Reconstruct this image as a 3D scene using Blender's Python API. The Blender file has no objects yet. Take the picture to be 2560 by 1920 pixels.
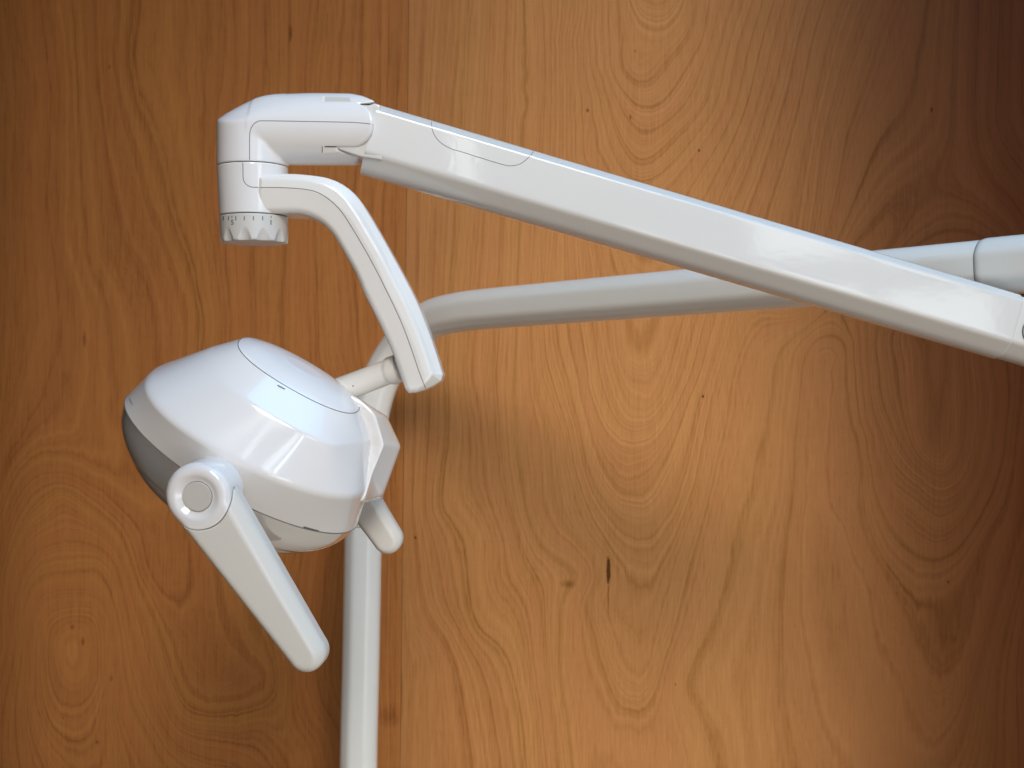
import bpy, math, random
import numpy as np
from mathutils import Vector
from mathutils.bvhtree import BVHTree
rnd = random.Random(4)
F = 3400.0; S = 0.0004; CX, CY = 1280.0, 960.0; CAMZ = 1.40
D0 = 3400.0
scn = bpy.context.scene
col = scn.collection

def W(px, py, d=D0):                       # point seen at photo pixel px,py that stands d units away
    return np.array([(px-CX)*d/F, d, (CY-py)*d/F])
def Q(px, py, y=0.0):                      # the same in local x,z (unit space), y = depth from the lamp plane
    k = (D0+y)/F
    return ((px-CX)*k, (CY-py)*k)
def tow(v):                                # unit space -> metres
    v = np.asarray(v, float)*S
    v[..., 2] += CAMZ
    return v

# ------------------------------------------------------------------ objects
LAMP_LOC = tow(np.array([Q(632, 323)[0], D0, Q(632, 323)[1]]))
POLE_LOC = tow(W(894, 2300, 5370))
def empty(name, loc, label, cat):
    o = bpy.data.objects.new(name, None); col.objects.link(o)
    o.location = loc; o['label'] = label; o['category'] = cat
    o.empty_display_size = 0.05
    return o
def mk(name, verts, faces, mats, parent=None, origin=(0, 0, 0), smooth=True, fmat=None, label=None):
    me = bpy.data.meshes.new(name)
    verts = np.asarray(verts, float) - np.asarray(origin, float)
    faces = list(faces); extra = []; nv = len(verts)
    for i, q in enumerate(faces):
        if len(q) > 8:
            faces[i] = tuple(range(nv+len(extra), nv+len(extra)+len(q))); extra += [verts[int(k)] for k in q]
    if extra: verts = np.concatenate([verts, np.array(extra)])
    me.from_pydata(verts.tolist(), [], [list(map(int, f)) for f in faces])
    if not isinstance(mats, (list, tuple)): mats = [mats]
    for m in mats: me.materials.append(m)
    if fmat is not None: me.polygons.foreach_set('material_index', np.asarray(fmat, np.int32))
    me.polygons.foreach_set('use_smooth', [smooth]*len(me.polygons))
    me.update()
    o = bpy.data.objects.new(name, me); col.objects.link(o)
    if parent: o.parent = parent
    if label: o['label'] = label
    return o

# ------------------------------------------------------------------ signed distance modelling
def surface_nets(f, lo, hi, h, newton=3):
    lo = np.array(lo, float); hi = np.array(hi, float)
    n = np.ceil((hi-lo)/h).astype(int)+1
    xs = [lo[i]+h*np.arange(n[i]) for i in range(3)]
    X, Y, Z = np.meshgrid(*xs, indexing='ij', sparse=True)
    V = np.broadcast_to(f(X, Y, Z), tuple(n)).astype(np.float32)
    ins = V < 0
    c = tuple(n-1)
    sm = np.zeros(c+(3,), np.float32); cnt = np.zeros(c, np.float32)
    for ax in range(3):
        a = [slice(None)]*3; b = [slice(None)]*3
        a[ax] = slice(0, -1); b[ax] = slice(1, None)
        va, vb = V[tuple(a)], V[tuple(b)]
        cr = (va < 0) != (vb < 0)
        t = np.where(cr, va/(va-vb+1e-20), 0)
        o1, o2 = [i for i in range(3) if i != ax]
        for d1 in (0, 1):
            for d2 in (0, 1):
                s = [slice(None)]*3
                s[o1] = slice(d1, d1+c[o1]); s[o2] = slice(d2, d2+c[o2])
                cc = cr[tuple(s)]
                cnt += cc
                sm[..., ax] += np.where(cc, t[tuple(s)], 0)
                sm[..., o1] += cc*d1; sm[..., o2] += cc*d2
    act = cnt > 0
    idx = -np.ones(c, np.int64); ii = np.argwhere(act); idx[act] = np.arange(len(ii))
    P = (ii + sm[act]/cnt[act][:, None])*h + lo
    faces = []
    for ax in range(3):
        o1, o2 = (ax+1) % 3, (ax+2) % 3
        a = [slice(None)]*3; b = [slice(None)]*3
        a[ax] = slice(0, -1); b[ax] = slice(1, None)
        cr = ins[tuple(a)] != ins[tuple(b)]
        e = np.argwhere(cr)
        e = e[(e[:, o1] > 0) & (e[:, o2] > 0) & (e[:, o1] < c[o1]) & (e[:, o2] < c[o2])]
        q = []
        for d1, d2 in ((0, 0), (1, 0), (1, 1), (0, 1)):
            k = e.copy(); k[:, o1] -= d1; k[:, o2] -= d2
            q.append(idx[k[:, 0], k[:, 1], k[:, 2]])
        q = np.stack(q, 1)
        inside = ins[e[:, 0], e[:, 1], e[:, 2]]
        q[~inside] = q[~inside][:, ::-1]
        faces.append(q)
    fc = np.concatenate(faces)
    g = h*0.25
    def ev(p): return np.asarray(f(p[:, 0], p[:, 1], p[:, 2]), float)
    for _ in range(newton):
        v = ev(P); gr = np.zeros_like(P)
        for ax in range(3):
            d = np.zeros(3); d[ax] = g
            gr[:, ax] = (ev(P+d)-ev(P-d))/(2*g)
        l2 = np.maximum((gr**2).sum(1), 0.2)
        st = (v/l2)[:, None]*gr
        ln = np.linalg.norm(st, axis=1, keepdims=True)
        P = P - st*np.minimum(1, 0.6*h/np.maximum(ln, 1e-9))
    return P, fc

def smax(a, b, k):
    h = np.clip(0.5-0.5*(b-a)/k, 0, 1)
    return b*(1-h)+a*h + k*h*(1-h)
def smin(a, b, k): return -smax(-a, -b, k)
def poly2(poly):
    P = np.array(poly, float)
    def f(x, z):
        x, z = np.broadcast_arrays(x, z)
        d = np.full(x.shape, 1e18); s = np.ones(x.shape)
        m = len(P)
        for i in range(m):
            a, b = P[i], P[i-1]
            ex, ez = b-a
            wx, wz = x-a[0], z-a[1]
            t = np.clip((wx*ex+wz*ez)/(ex*ex+ez*ez), 0, 1)
            d = np.minimum(d, (wx-ex*t)**2+(wz-ez*t)**2)
            c1 = z >= a[1]; c2 = z < b[1]; c3 = ex*wz > ez*wx
            fl = (c1 & c2 & c3) | (~c1 & ~c2 & ~c3)
            s = np.where(fl, -s, s)
        return s*np.sqrt(d)
    return f
def rext(d2, dz, r):                       # rounded extrusion
    a = d2+r; b = dz+r
    return np.minimum(np.maximum(a, b), 0)+np.sqrt(np.maximum(a, 0)**2+np.maximum(b, 0)**2)-r

def catmull(pts, step):
    P = [np.array(p, float) for p in pts]
    P = [2*P[0]-P[1]]+P+[2*P[-1]-P[-2]]
    out = []
    for i in range(1, len(P)-2):
        n = max(2, int(np.linalg.norm((P[i+1]-P[i])[:2])/step))
        for j in range(n):
            t = j/n
            out.append(0.5*((2*P[i])+(-P[i-1]+P[i+1])*t+(2*P[i-1]-5*P[i]+4*P[i+1]-P[i+2])*t*t+(-P[i-1]+3*P[i]-3*P[i+1]+P[i+2])*t**3))
    out.append(P[-2])
    return out

# ------------------------------------------------------------------ materials
def newmat(name):
    m = bpy.data.materials.new(name); m.use_nodes = True
    nt = m.node_tree; b = nt.nodes['Principled BSDF']
    return m, nt, b
def plastic(name, c, rough=0.16, bump=0.0, bscale=900, coat=0.3, dirt=0.03, spec=0.5):
    m, nt, b = newmat(name)
    tc = nt.nodes.new('ShaderNodeTexCoord')
    n1 = nt.nodes.new('ShaderNodeTexNoise'); n1.inputs['Scale'].default_value = 14; n1.inputs['Detail'].default_value = 4
    nt.links.new(tc.outputs['Object'], n1.inputs['Vector'])
    mx = nt.nodes.new('ShaderNodeMix'); mx.data_type = 'RGBA'
    mx.inputs[6].default_value = (c[0]*(1-dirt), c[1]*(1-dirt), c[2]*(1-dirt*1.3), 1)
    mx.inputs[7].default_value = (c[0], c[1], c[2], 1)
    nt.links.new(n1.outputs['Fac'], mx.inputs[0]); nt.links.new(mx.outputs[2], b.inputs['Base Color'])
    mr = nt.nodes.new('ShaderNodeMapRange'); mr.inputs['To Min'].default_value = rough*0.93; mr.inputs['To Max'].default_value = rough*1.1
    n3 = nt.nodes.new('ShaderNodeTexNoise'); n3.inputs['Scale'].default_value = 45; n3.inputs['Detail'].default_value = 5
    nt.links.new(tc.outputs['Object'], n3.inputs['Vector']); nt.links.new(n3.outputs['Fac'], mr.inputs['Value'])
    nt.links.new(mr.outputs['Result'], b.inputs['Roughness'])
    b.inputs['Coat Weight'].default_value = coat; b.inputs['Coat Roughness'].default_value = 0.04
    b.inputs['Specular IOR Level'].default_value = spec
    if bump > 0:
        n2 = nt.nodes.new('ShaderNodeTexNoise'); n2.inputs['Scale'].default_value = bscale; n2.inputs['Detail'].default_value = 3
        nt.links.new(tc.outputs['Object'], n2.inputs['Vector'])
        bp = nt.nodes.new('ShaderNodeBump'); bp.inputs['Strength'].default_value = 1.0; bp.inputs['Distance'].default_value = bump*0.0005
        nt.links.new(n2.outputs['Fac'], bp.inputs['Height'])
        nt.links.new(bp.outputs['Normal'], b.inputs['Normal']); nt.links.new(bp.outputs['Normal'], b.inputs['Coat Normal'])
    return m
M_shell = plastic('glossy_white_plastic', (0.79, 0.785, 0.785), 0.12, 0.006, 400, coat=0.5)
M_satin = plastic('satin_white_plastic', (0.80, 0.785, 0.75), 0.22, 0.012, 700)
M_grip = plastic('warm_grey_plastic', (0.67, 0.65, 0.60), 0.30, 0.03, 1500, coat=0.15)
M_front = plastic('clear_grey_front_shell', (0.72, 0.69, 0.64), 0.10, 0.0, coat=1.0, spec=1.0)
_b = M_front.node_tree.nodes['Principled BSDF']; _b.inputs['Metallic'].default_value = 0.72; _b.inputs['Roughness'].default_value = .1
M_paint = plastic('enamel_paint', (0.64, 0.63, 0.60), 0.30, 0.12, 150, coat=1.0)
M_pole = plastic('grey_enamel_paint', (0.80, 0.80, 0.75), 0.25, 0.0, 300)
M_dial = plastic('grey_dial_plastic', (0.60, 0.59, 0.565), 0.32, 0.03, 1500, coat=0.1)
M_button = plastic('matt_grey_plastic', (0.56, 0.54, 0.50), 0.42, 0.04, 2200, coat=0.0)
M_seam = plastic('seam_shadow', (0.16, 0.155, 0.15), 0.6, coat=0)
M_dark = plastic('dark_recess', (0.03, 0.028, 0.026), 0.6, coat=0)
M_ink = plastic('grey_print', (0.11, 0.11, 0.105), 0.5, coat=0)
M_slot = plastic('beige_recess', (0.62, 0.585, 0.53), 0.35)
M_lip = plastic('light_lip', (0.9, 0.86, 0.80), 0.2)

# ------------------------------------------------------------------ camera-ray tracing onto meshes for seams
class Caster:
    def __init__(self, sets):
        V = []; Fc = []; o = 0
        for v, f in sets:
            V += [Vector(p) for p in np.asarray(v).tolist()]
            Fc += [[int(i)+o for i in q] for q in f]; o = len(V)
        self.t = BVHTree.FromPolygons(V, Fc)
    def hit(self, px, py):
        d = Vector(W(px, py, 1000)).normalized()
        r = self.t.ray_cast(Vector((0, 0, 0)), d)
        if r[0] is None: return None, None
        n = r[1] if r[1].dot(d) < 0 else -r[1]
        return np.array(r[0]), np.array(n)
def tube(P, N, r, sides=6, lift=0.0):
    P = np.asarray(P); n = len(P); V = []; Fc = []
    for i in range(n):
        t = P[min(i+1, n-1)]-P[max(i-1, 0)]; t = t/max(np.linalg.norm(t), 1e-9)
        a = N[i]-t*np.dot(N[i], t); a /= max(np.linalg.norm(a), 1e-9); b = np.cross(t, a)
        for k in range(sides):
            th = 2*math.pi*k/sides
            V.append(P[i]+a*(lift+r*math.cos(th))+b*r*math.sin(th))
    for i in range(n-1):
        for k in range(sides):
            k2 = (k+1) % sides
            Fc.append((i*sides+k, i*sides+k2, (i+1)*sides+k2, (i+1)*sides+k))
    Fc.append(tuple(range(sides))[::-1]); Fc.append(tuple((n-1)*sides+k for k in range(sides)))
    return V, Fc
def seam(caster, pts, r=1.1, step=4, lift=-0.5):
    P = []; N = []
    for p in catmull(pts, step):
        h, n = caster.hit(p[0], p[1])
        if h is None: continue
        if P and np.linalg.norm(h-P[-1]) > 30: continue
        P.append(h); N.append(n)
    return tube(P, N, r, lift=lift)
def join(sets):                            # [(verts, faces, matindex)...]
    V = []; Fc = []; M = []; o = 0
    for v, f, m in sets:
        v = np.asarray(v); V.append(v)
        Fc += [[int(i)+o for i in q] for q in f]; M += [m]*len(f); o += len(v)
    return np.concatenate(V), Fc, M
def inpoly(poly, x, y):
    P = np.array(poly); c = np.zeros(len(x), bool); j = len(P)-1
    for i in range(len(P)):
        cond = ((P[i, 1] > y) != (P[j, 1] > y)) & (x < (P[j, 0]-P[i, 0])*(y-P[i, 1])/(P[j, 1]-P[i, 1]+1e-12)+P[i, 0])
        c ^= cond; j = i
    return c
def proj(P):
    P = np.asarray(P)
    return P[:, 0]/P[:, 1]*F+CX, CY-P[:, 2]/P[:, 1]*F
def split(V, Fc, poly, ydepth=None):
    V = np.asarray(V); Fa = np.asarray(Fc)
    C = V[Fa].mean(1)
    nr = np.cross(V[Fa[:, 1]]-V[Fa[:, 0]], V[Fa[:, 2]]-V[Fa[:, 0]])
    x, y = proj(C)
    m = inpoly(poly, x, y) & ((nr*C).sum(1) < 0)
    def sub(msk):
        f = Fa[msk]; u, inv = np.unique(f, return_inverse=True)
        return V[u], inv.reshape(f.shape)
    return sub(~m), sub(m)

lamp = empty('dental_lamp', LAMP_LOC, 'white dental lamp with jointed arm, dial, lamp head and two grip handles', 'dental lamp')
pole = empty('support_pole', POLE_LOC, 'pale grey bent tube pole standing behind the lamp and passing behind its straight arm', 'pole')
def lmk(name, sets, mats, parent=lamp, label=None, **k):
    V, Fc, M = join(sets)
    return mk(name, tow(V), Fc, mats, parent, LAMP_LOC, fmat=M, label=label, **k)
def off(P): P = np.array(P, float); P[:, 1] += D0; return P

# ================================================================== elbow housing
ZC = Q(632, 323)[1]; XC = Q(631.5, 411)[0]; RV = 88.5; RH = 90.0
Tpts = np.array([Q(500, 322), Q(543, 300), Q(565, 283), Q(601, 263), Q(645, 243), Q(680, 235), Q(700, 232.5), Q(760, 232), Q(879, 237), Q(911, 247), Q(943, 264), Q(980, 290)])
XAP = Q(700, 0)[0]
DR = np.array([0, .05, .2, .35, .5, .63, .75, .86, 1.0, 1.2, 1.6]); DZ = np.array([Q(0, q)[1] for q in (232.5, 233, 237, 243.5, 253, 263.5, 274, 284.5, 300, 323, 370)])
def Tz(x): return np.interp(x, Tpts[:, 0], Tpts[:, 1])
pc = Q(878, 311, -78); pr = 56*.978
lobe = poly2([Q(760, 366, -60), Q(841, 367, -60), Q(847, 375, -60), Q(879, 386, -50), Q(899, 392, -40), Q(896, 404, -10), Q(880, 420, 0), Q(760, 430, 0)])
lobe2 = poly2([Q(760, 220, 0), Q(879, 225, 0), Q(913, 236, 0), Q(950, 266, 0), Q(930, 268, -20), Q(905, 266, -40), Q(876, 268, -50), Q(760, 268, -50)])
def f_elbow(x, y, z):
    vert = np.sqrt((x-XC)**2+y**2)-RV
    sl = (Tz(x+1)-Tz(x-1))/2
    T = (z-Tz(x))/np.sqrt(1+sl**2)
    rho = np.sqrt((np.minimum(x-XAP, 0)/157.0)**2+(y/88.0)**2)
    tt = np.clip((x-Q(650, 0)[0])/175.0, 0, 1); tt = tt*tt*(3-2*tt)
    zc_ = ZC+np.sqrt(np.maximum(RH**2-y**2, 1.0))
    dome0 = (z-(np.interp(rho, DR, DZ)*(1-tt)+(zc_+2+6*tt)*tt))/1.16
    dome = dome0
    A = smax(vert, dome0, 4)
    hc = np.sqrt(y**2+(z-ZC)**2)-RH
    xr = x-Q(846, 300)[0]
    cap = np.sqrt((x-np.clip(x, -600, pc[0]))**2+(z-pc[1])**2)-pr
    reg = np.minimum(np.minimum(np.minimum(xr, cap), lobe(x, z)), lobe2(x, z))
    B = smax(smax(smax(hc, reg, 6), XC-x, 6), T, 8)
    U = smax(smax(smin(A, B, 4), dome, 9), T, 5)
    return smax(U, 543.5-z, 2.5)
eP, eF = surface_nets(f_elbow, (XC-100, -96, 535), (Q(945, 0)[0]+6, 96, 742), 2.2)
eP = off(eP)
# tongue of the arm between the cheeks
tng = poly2([Q(820, 262, -66), Q(872, 262, -66), Q(900, 262, -60), Q(925, 268, -40), Q(943, 271, 0), Q(957, 276, 0), Q(955, 400, -66), Q(905, 392, -70), Q(879, 384, -70), Q(847, 373, -70), Q(838, 364, -70), Q(820, 360, -70)])
def f_tng(x, y, z):
    return rext(tng(x, z), np.abs(y)-66.5, 4)
tP, tF = surface_nets(f_tng, (Q(815, 0)[0], -78, 540), (Q(980, 0)[0], 78, 745), 2.4); tP = off(tP)

ce = Caster([(eP, eF)])
s1 = seam(ce, [(624, 403), (624, 370), (624, 345), (626, 325), (634, 311), (645, 303.5), (660, 302), (760, 303.5), (880, 306), (925, 310), (934, 311.5)])
low_poly = [(624, 420), (624, 345), (626, 325), (634, 311), (645, 303.5), (660, 302), (760, 303.5), (880, 306), (950, 312), (950, 430)]
(eA, eB) = split(eP, eF, low_poly)
elbow = lmk('elbow_housing', [(eA[0], eA[1], 0), (s1[0], s1[1], 1)], [M_shell, M_seam])
lmk('lower_cover', [(eB[0], eB[1], 0)], [M_shell], elbow)
# slots in the housing
def box(c, ax, hs):
    ax = [np.array(a, float)/np.linalg.norm(a) for a in ax]
    V = [np.array(c, float)+sum(ax[i]*hs[i]*s[i] for i in range(3)) for s in [(-1,-1,-1),(1,-1,-1),(1,1,-1),(-1,1,-1),(-1,-1,1),(1,-1,1),(1,1,1),(-1,1,1)]]
    return V, [(0,3,2,1),(4,5,6,7),(0,1,5,4),(1,2,6,5),(2,3,7,6),(3,0,4,7)]
def quadpatch(caster, poly, lift=0.5, nx=10):
    # a small patch lying on the surface, traced between four corners
    a, b, c, d = [np.array(p, float) for p in poly]
    V = []; Fc = []; ny = 4
    for i in range(nx+1):
        for j in range(ny+1):
            u, v = i/nx, j/ny
            p = (a*(1-u)+b*u)*(1-v)+(d*(1-u)+c*u)*v
            h, n = caster.hit(*p)
            if h is None: return None
            V.append(h+n*lift)
    for i in range(nx):
        for j in range(ny):
            k = i*(ny+1)+j; Fc.append((k, k+ny+1, k+ny+2, k+1))
    return V, Fc
sl = []
for poly, mi in (([(805, 365), (842, 365), (846, 380), (806, 383)], 1), ([(812, 364.8), (842, 365), (841, 368), (812, 367.6)], 0), ([(805, 365), (806.6, 365), (806.6, 381), (805, 381)], 0)):
    q = quadpatch(ce, poly, 0.6 if mi else 1.2)
    if q: sl.append((q[0], q[1], mi))
lmk('notch', sl, [M_dark, M_lip], elbow)
q = quadpatch(ce, [(812, 243), (872, 244), (878, 254), (812, 254)], 0.5)
q2 = quadpatch(ce, [(806, 241.5), (812, 241.5), (812, 254.5), (806, 254.5)], 1.0)
tr = [(q[0], q[1], 0)] if q else []
if q2: tr.append((q2[0], q2[1], 1))
if tr: lmk('top_slot', tr, [M_slot, M_lip], elbow)

# ================================================================== swivel housing + yoke
ZT, ZB = 541.5, 419.0
def axis_at(z):
    t = (z-355)/(542-355)
    return XC+4.5*(1-t), 83+5.3*t
def f_swivel(x, y, z):
    cx, r = axis_at(z)
    d = np.sqrt((x-cx)**2+y**2)-r
    return smax(smax(d, z-ZT, 2.5), ZB-z, 2.5)
sP, sF = surface_nets(f_swivel, (XC-96, -96, 410), (XC+102, 96, 550), 2.2); sP = off(sP)
outer = [(638, 433.5, -84), (718, 432, -84), (775, 436, -84), (818, 443.5, -80), (856, 460, -70), (888, 486, -50), (911, 515, -25), (934, 551, 0), (963, 600, 20), (1006, 676, 40), (1051, 763, 50), (1083, 845, 50), (1105, 912, 50), (1113, 937, 50), (1108, 953, 40), (1088, 965, 10), (1064, 975, -40), (1040, 982, -60), (1022, 983, -70), (1011, 972, -80)]
inner = [(1004, 952, -80), (981, 886, -80), (953, 822, -80), (911, 738, -80), (885, 678, -80), (847, 611, -80), (828, 581, -80), (804, 557, -80), (780, 542, -80), (755, 533.5, -80), (728, 531, -80), (685, 531, -80), (638, 531, -80)]
oq = [Q(*p) for p in catmull(outer[:13], 14)]+[Q(*p) for p in outer[13:]]
iq = [Q(*p) for p in catmull(inner, 8)]
yoke2 = poly2(oq+iq)
iqa = np.array(iq)
def dline(x, z):
    d = np.full(np.broadcast(x, z).shape, 1e18)
    for i in range(len(iqa)-1):
        a, b = iqa[i], iqa[i+1]; e = b-a
        t = np.clip(((x-a[0])*e[0]+(z-a[1])*e[1])/(e@e), 0, 1)
        d = np.minimum(d, (x-a[0]-e[0]*t)**2+(z-a[1]-e[1]*t)**2)
    return np.sqrt(d)
def f_yoke(x, y, z):
    d2 = yoke2(x, z); di = dline(x, z)
    fr = -86.0+0.26*np.maximum(0, 58-di)
    # outer margin falls back a little, as on the photographed arm
    fr = fr + 0.10*np.maximum(0, 16+d2)
    dz = np.maximum(fr-y, y-56)
    d = rext(d2, dz, 12)
    t = np.clip((545-z)/140, 0, 1); wo = 9+22*t*t*(3-2*t)
    q = np.clip((di-45)/40, 0, 1); w = 7+(wo-7)*q
    return smax(d, (d2+(fr-y)+w)/1.414, 4)
yP, yF = surface_nets(f_yoke, (Q(636, 0, -84)[0], -92, Q(0, 990)[1]-5), (Q(1120, 0, 50)[0]+5, 62, Q(0, 428)[1]+5), 2.4); yP = off(yP)
cy = Caster([(sP, sF), (yP, yF)])
yk_seam = [(607, 407), (607.5, 425), (608, 446), (611, 455), (616, 461), (624, 466), (633, 468), (650, 468.5), (703, 469), (740, 471), (760, 473), (789, 479), (818, 495), (847, 521), (870, 553), (905, 611), (928, 652), (958, 710), (1000, 798), (1027, 868), (1046, 924), (1064, 971)]
cs = Caster([(sP, sF)]); cyy = Caster([(yP, yF)])
ssA = seam(cs, yk_seam[:8], 1.1); ssB = seam(cyy, yk_seam[7:], 1.1)
swivel = lmk('swivel_housing', [(sP, sF, 0), (ssA[0], ssA[1], 1)], [M_shell, M_seam])
ypoly = yk_seam[7:]+[(1064, 1000), (1000, 1000), (640, 600)]
yA, yB = split(yP, yF, ypoly)
yoke = lmk('yoke_arm', [(yA[0], yA[1], 0), (ssB[0], ssB[1], 1)], [M_satin, M_seam])
lmk('inner_cover', [(yB[0], yB[1], 0)], [M_satin], yoke)
# dark core seen in the gaps
def lathe(prof, cx, n=72, cy_=D0):
    V = []; Fc = []
    for r, z in prof:
        for k in range(n):
            a = 2*math.pi*k/n; V.append((cx+r*math.cos(a), cy_+r*math.sin(a), z))
    for i in range(len(prof)-1):
        for k in range(n):
            k2 = (k+1) % n
            Fc.append((i*n+k, (i+1)*n+k, (i+1)*n+k2, i*n+k2))
    Fc.append(tuple(range(n))); Fc.append(tuple(range((len(prof)-1)*n, len(prof)*n))[::-1])
    return V, Fc
cv = lathe([(80, 546), (80, 400)], XC+2)
lmk('joint_core', [(cv[0], cv[1], 0)], [M_dark])

# ================================================================== brightness dial
DZT, DZB = 417.0, 352.0
def f_dial(x, y, z):
    cx, r = axis_at(z)
    rr = np.sqrt((x-cx)**2+y**2)
    d = smax(smax(rr-r, z-DZT, 2.0), DZB-z, 5)
    R0 = 83.0
    for k in range(11):
        a = math.radians(-6+k*360/11.0)-10.7*math.pi/180*0
        ux, uy = math.sin(a), -math.cos(a)
        # slanted cylindrical cut
        rho = R0-9+25+(z-DZB)*0.33
        dx = x-cx-ux*rho; dy = y-uy*rho
        al = dx*ux+dy*uy; tg = -dx*uy+dy*ux
        cut = np.sqrt((al*0.96)**2+tg**2)-24.5
        d = smax(d, -cut, 1.0)
    return d
dP, dF = surface_nets(f_dial, (XC-92, -92, 345), (XC+100, 92, 424), 2.0); dP = off(dP)
dial = lmk('brightness_dial', [(dP, dF, 0)], [M_dial])
cd = Caster([(dP, dF)])
ticks = []
for tx in (558.8, 571.8, 589.7, 610.7, 633.5, 656.4):
    q = quadpatch(cd, [(tx-1.2, 540.5), (tx+1.2, 540.5), (tx+1.2, 551), (tx-1.2, 551)], 0.35, 1)
    if q: ticks.append((q[0], q[1], 0))
for tx in (580, 677.6):
    q = quadpatch(cd, [(tx-1.1, 540), (tx+1.1, 540), (tx+1.1, 545), (tx-1.1, 545)], 0.35, 1)
    if q: ticks.append((q[0], q[1], 0))
lmk('scale_ticks', ticks, [M_ink], dial, smooth=False)
def digit(ch, px, py, h, wsc):
    cu = bpy.data.curves.new('digit', 'FONT'); cu.body = ch; cu.offset = 0.025; cu.align_x = 'CENTER'; cu.align_y = 'CENTER'
    ob = bpy.data.objects.new('digit', cu); col.objects.link(ob)
    bpy.context.view_layer.update()
    me = ob.to_mesh()
    vs = np.array([v.co[:] for v in me.vertices]); fs = [tuple(p.vertices) for p in me.polygons]
    ob.to_mesh_clear(); bpy.data.objects.remove(ob); bpy.data.curves.remove(cu)
    vs[:, 0] -= (vs[:, 0].max()+vs[:, 0].min())/2; vs[:, 1] -= (vs[:, 1].max()+vs[:, 1].min())/2
    k = h/(vs[:, 1].max()-vs[:, 1].min())
    out = []
    for v in vs:
        p, n = cd.hit(px+v[0]*k*wsc, py-v[1]*k)
        out.append(p+n*0.4)
    return out, fs
for ch, px, w_ in (('5', 580.8, .85), ('1', 677.2, 1.0)):
    q = digit(ch, px, 555.8, 13, w_)
    lmk('digit', [(q[0], q[1], 0)], [M_ink], dial, smooth=False, label='printed digit '+ch)

# ================================================================== straight spring arm (beam)
def P3(px, py, d): return W(px, py, d)
A0 = P3(926, 328.0, 3331); A1 = P3(2620, 826.5, 3487)
axd = (A1-A0); L = np.linalg.norm(axd); axd /= L
upv = np.array([0, 0, 1.0]); upv -= axd*(upv@axd); upv /= np.linalg.norm(upv)
bk = np.cross(axd, upv); bk = bk if bk[1] > 0 else -bk
sec = [(54, 0), (73, 22), (78, 62), (72, 118), (50, 146), (-60, 146), (-92, 120), (-99, 74), (-93, 40), (-54, 0)]   # (up, back)
def roundpoly(pts, rs, n=5):
    out = []; m = len(pts)
    for i in range(m):
        p = np.array(pts[i], float); a = np.array(pts[i-1], float); b = np.array(pts[(i+1) % m], float)
        r = rs[i] if hasattr(rs, '__len__') else rs
        la, lb = np.linalg.norm(a-p), np.linalg.norm(b-p)
        t = min(r, la*.45, lb*.45)
        pa = p+(a-p)/la*t; pb = p+(b-p)/lb*t
        for k in range(n+1):
            u = k/n; out.append((1-u)**2*pa+2*u*(1-u)*p+u*u*pb)
    return out
def dense(pts, step):
    out = []; m = len(pts)
    for i in range(m):
        a = np.array(pts[i], float); b = np.array(pts[(i+1) % m], float)
        n = max(1, int(round(np.linalg.norm(b-a)/step)))
        for k in range(n): out.append(a+(b-a)*k/n)
    return out
secr = dense(roundpoly(sec, [3, 7, 14, 30, 30, 30, 30, 22, 16, 8]), 6)
def prism(org, L0, L1, step, section, inset=3.0, insets=(True, True)):
    V = []; Fc = []
    st = list(np.arange(L0, L1, step))+[L1]
    m = len(section); sc_ = []
    c = np.mean(section, axis=0)
    stations = []
    if insets[0]: stations += [(L0, inset), (L0+inset*.3, inset*.3), (L0+inset, 0)]
    else: stations += [(L0, 0)]
    stations += [(s, 0) for s in st[1:-1] if L0+inset < s < L1-inset]
    if insets[1]: stations += [(L1-inset, 0), (L1-inset*.3, inset*.3), (L1, inset)]
    else: stations += [(L1, 0)]
    for s, ins in stations:
        for p in section:
            dv = c-p; dl = np.linalg.norm(dv); p2 = p+dv/dl*ins
            V.append(org+axd*s+upv*p2[0]+bk*p2[1])
    n = len(stations)
    for i in range(n-1):
        for k in range(m):
            k2 = (k+1) % m
            Fc.append((i*m+k, i*m+k2, (i+1)*m+k2, (i+1)*m+k))
    caps = [tuple(range(m))[::-1], tuple(range((n-1)*m, n*m))]
    return V, Fc, caps
shell_end = 1662*3400/3400
s_end = (2537-926)*1.005*1.045+20
bV, bF, bcap = prism(A0, 0, s_end, 5, secr, 3, (False, True))
# orientation check
v0 = np.asarray(bV); f0 = np.array(bF[len(secr)*20]); nn = np.cross(v0[f0[1]]-v0[f0[0]], v0[f0[2]]-v0[f0[0]])
cen = v0[len(secr)*20:len(secr)*21].mean(0)
if nn@(v0[f0[0]]-cen) < 0: bF = [q[::-1] for q in bF]; bcap = [q[::-1] for q in bcap]
cb = Caster([(bV, bF)])
cover = [(1078, 297), (1078.5, 308), (1080, 321), (1087, 339), (1101, 356), (1125, 370.5), (1160, 381.5), (1230, 403.5), (1260, 412), (1277, 414.6), (1299, 410.5), (1318, 397), (1330, 384), (1335.5, 376)]
s3 = seam(cb, cover, 1.0)
bA, bB = split(bV, bF, cover+[(1335, 360), (1078, 280)])
V0, F0, M0 = join([(bA[0], bA[1], 0), (s3[0], s3[1], 1)])
beam = mk('spring_arm', tow(V0), F0, [M_paint, M_seam], lamp, LAMP_LOC, fmat=M0)
mk('access_cover', tow(bB[0]), bB[1], [M_paint], beam, LAMP_LOC)
capV = np.asarray(bV)
mk('end_plate', tow(capV[:len(secr)]), [bcap[0]], [M_paint], beam, LAMP_LOC, smooth=False)
# inner tongue (flush with the front face)
lmk('arm_tongue', [(tP, tF, 0)], [M_paint], beam)
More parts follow.
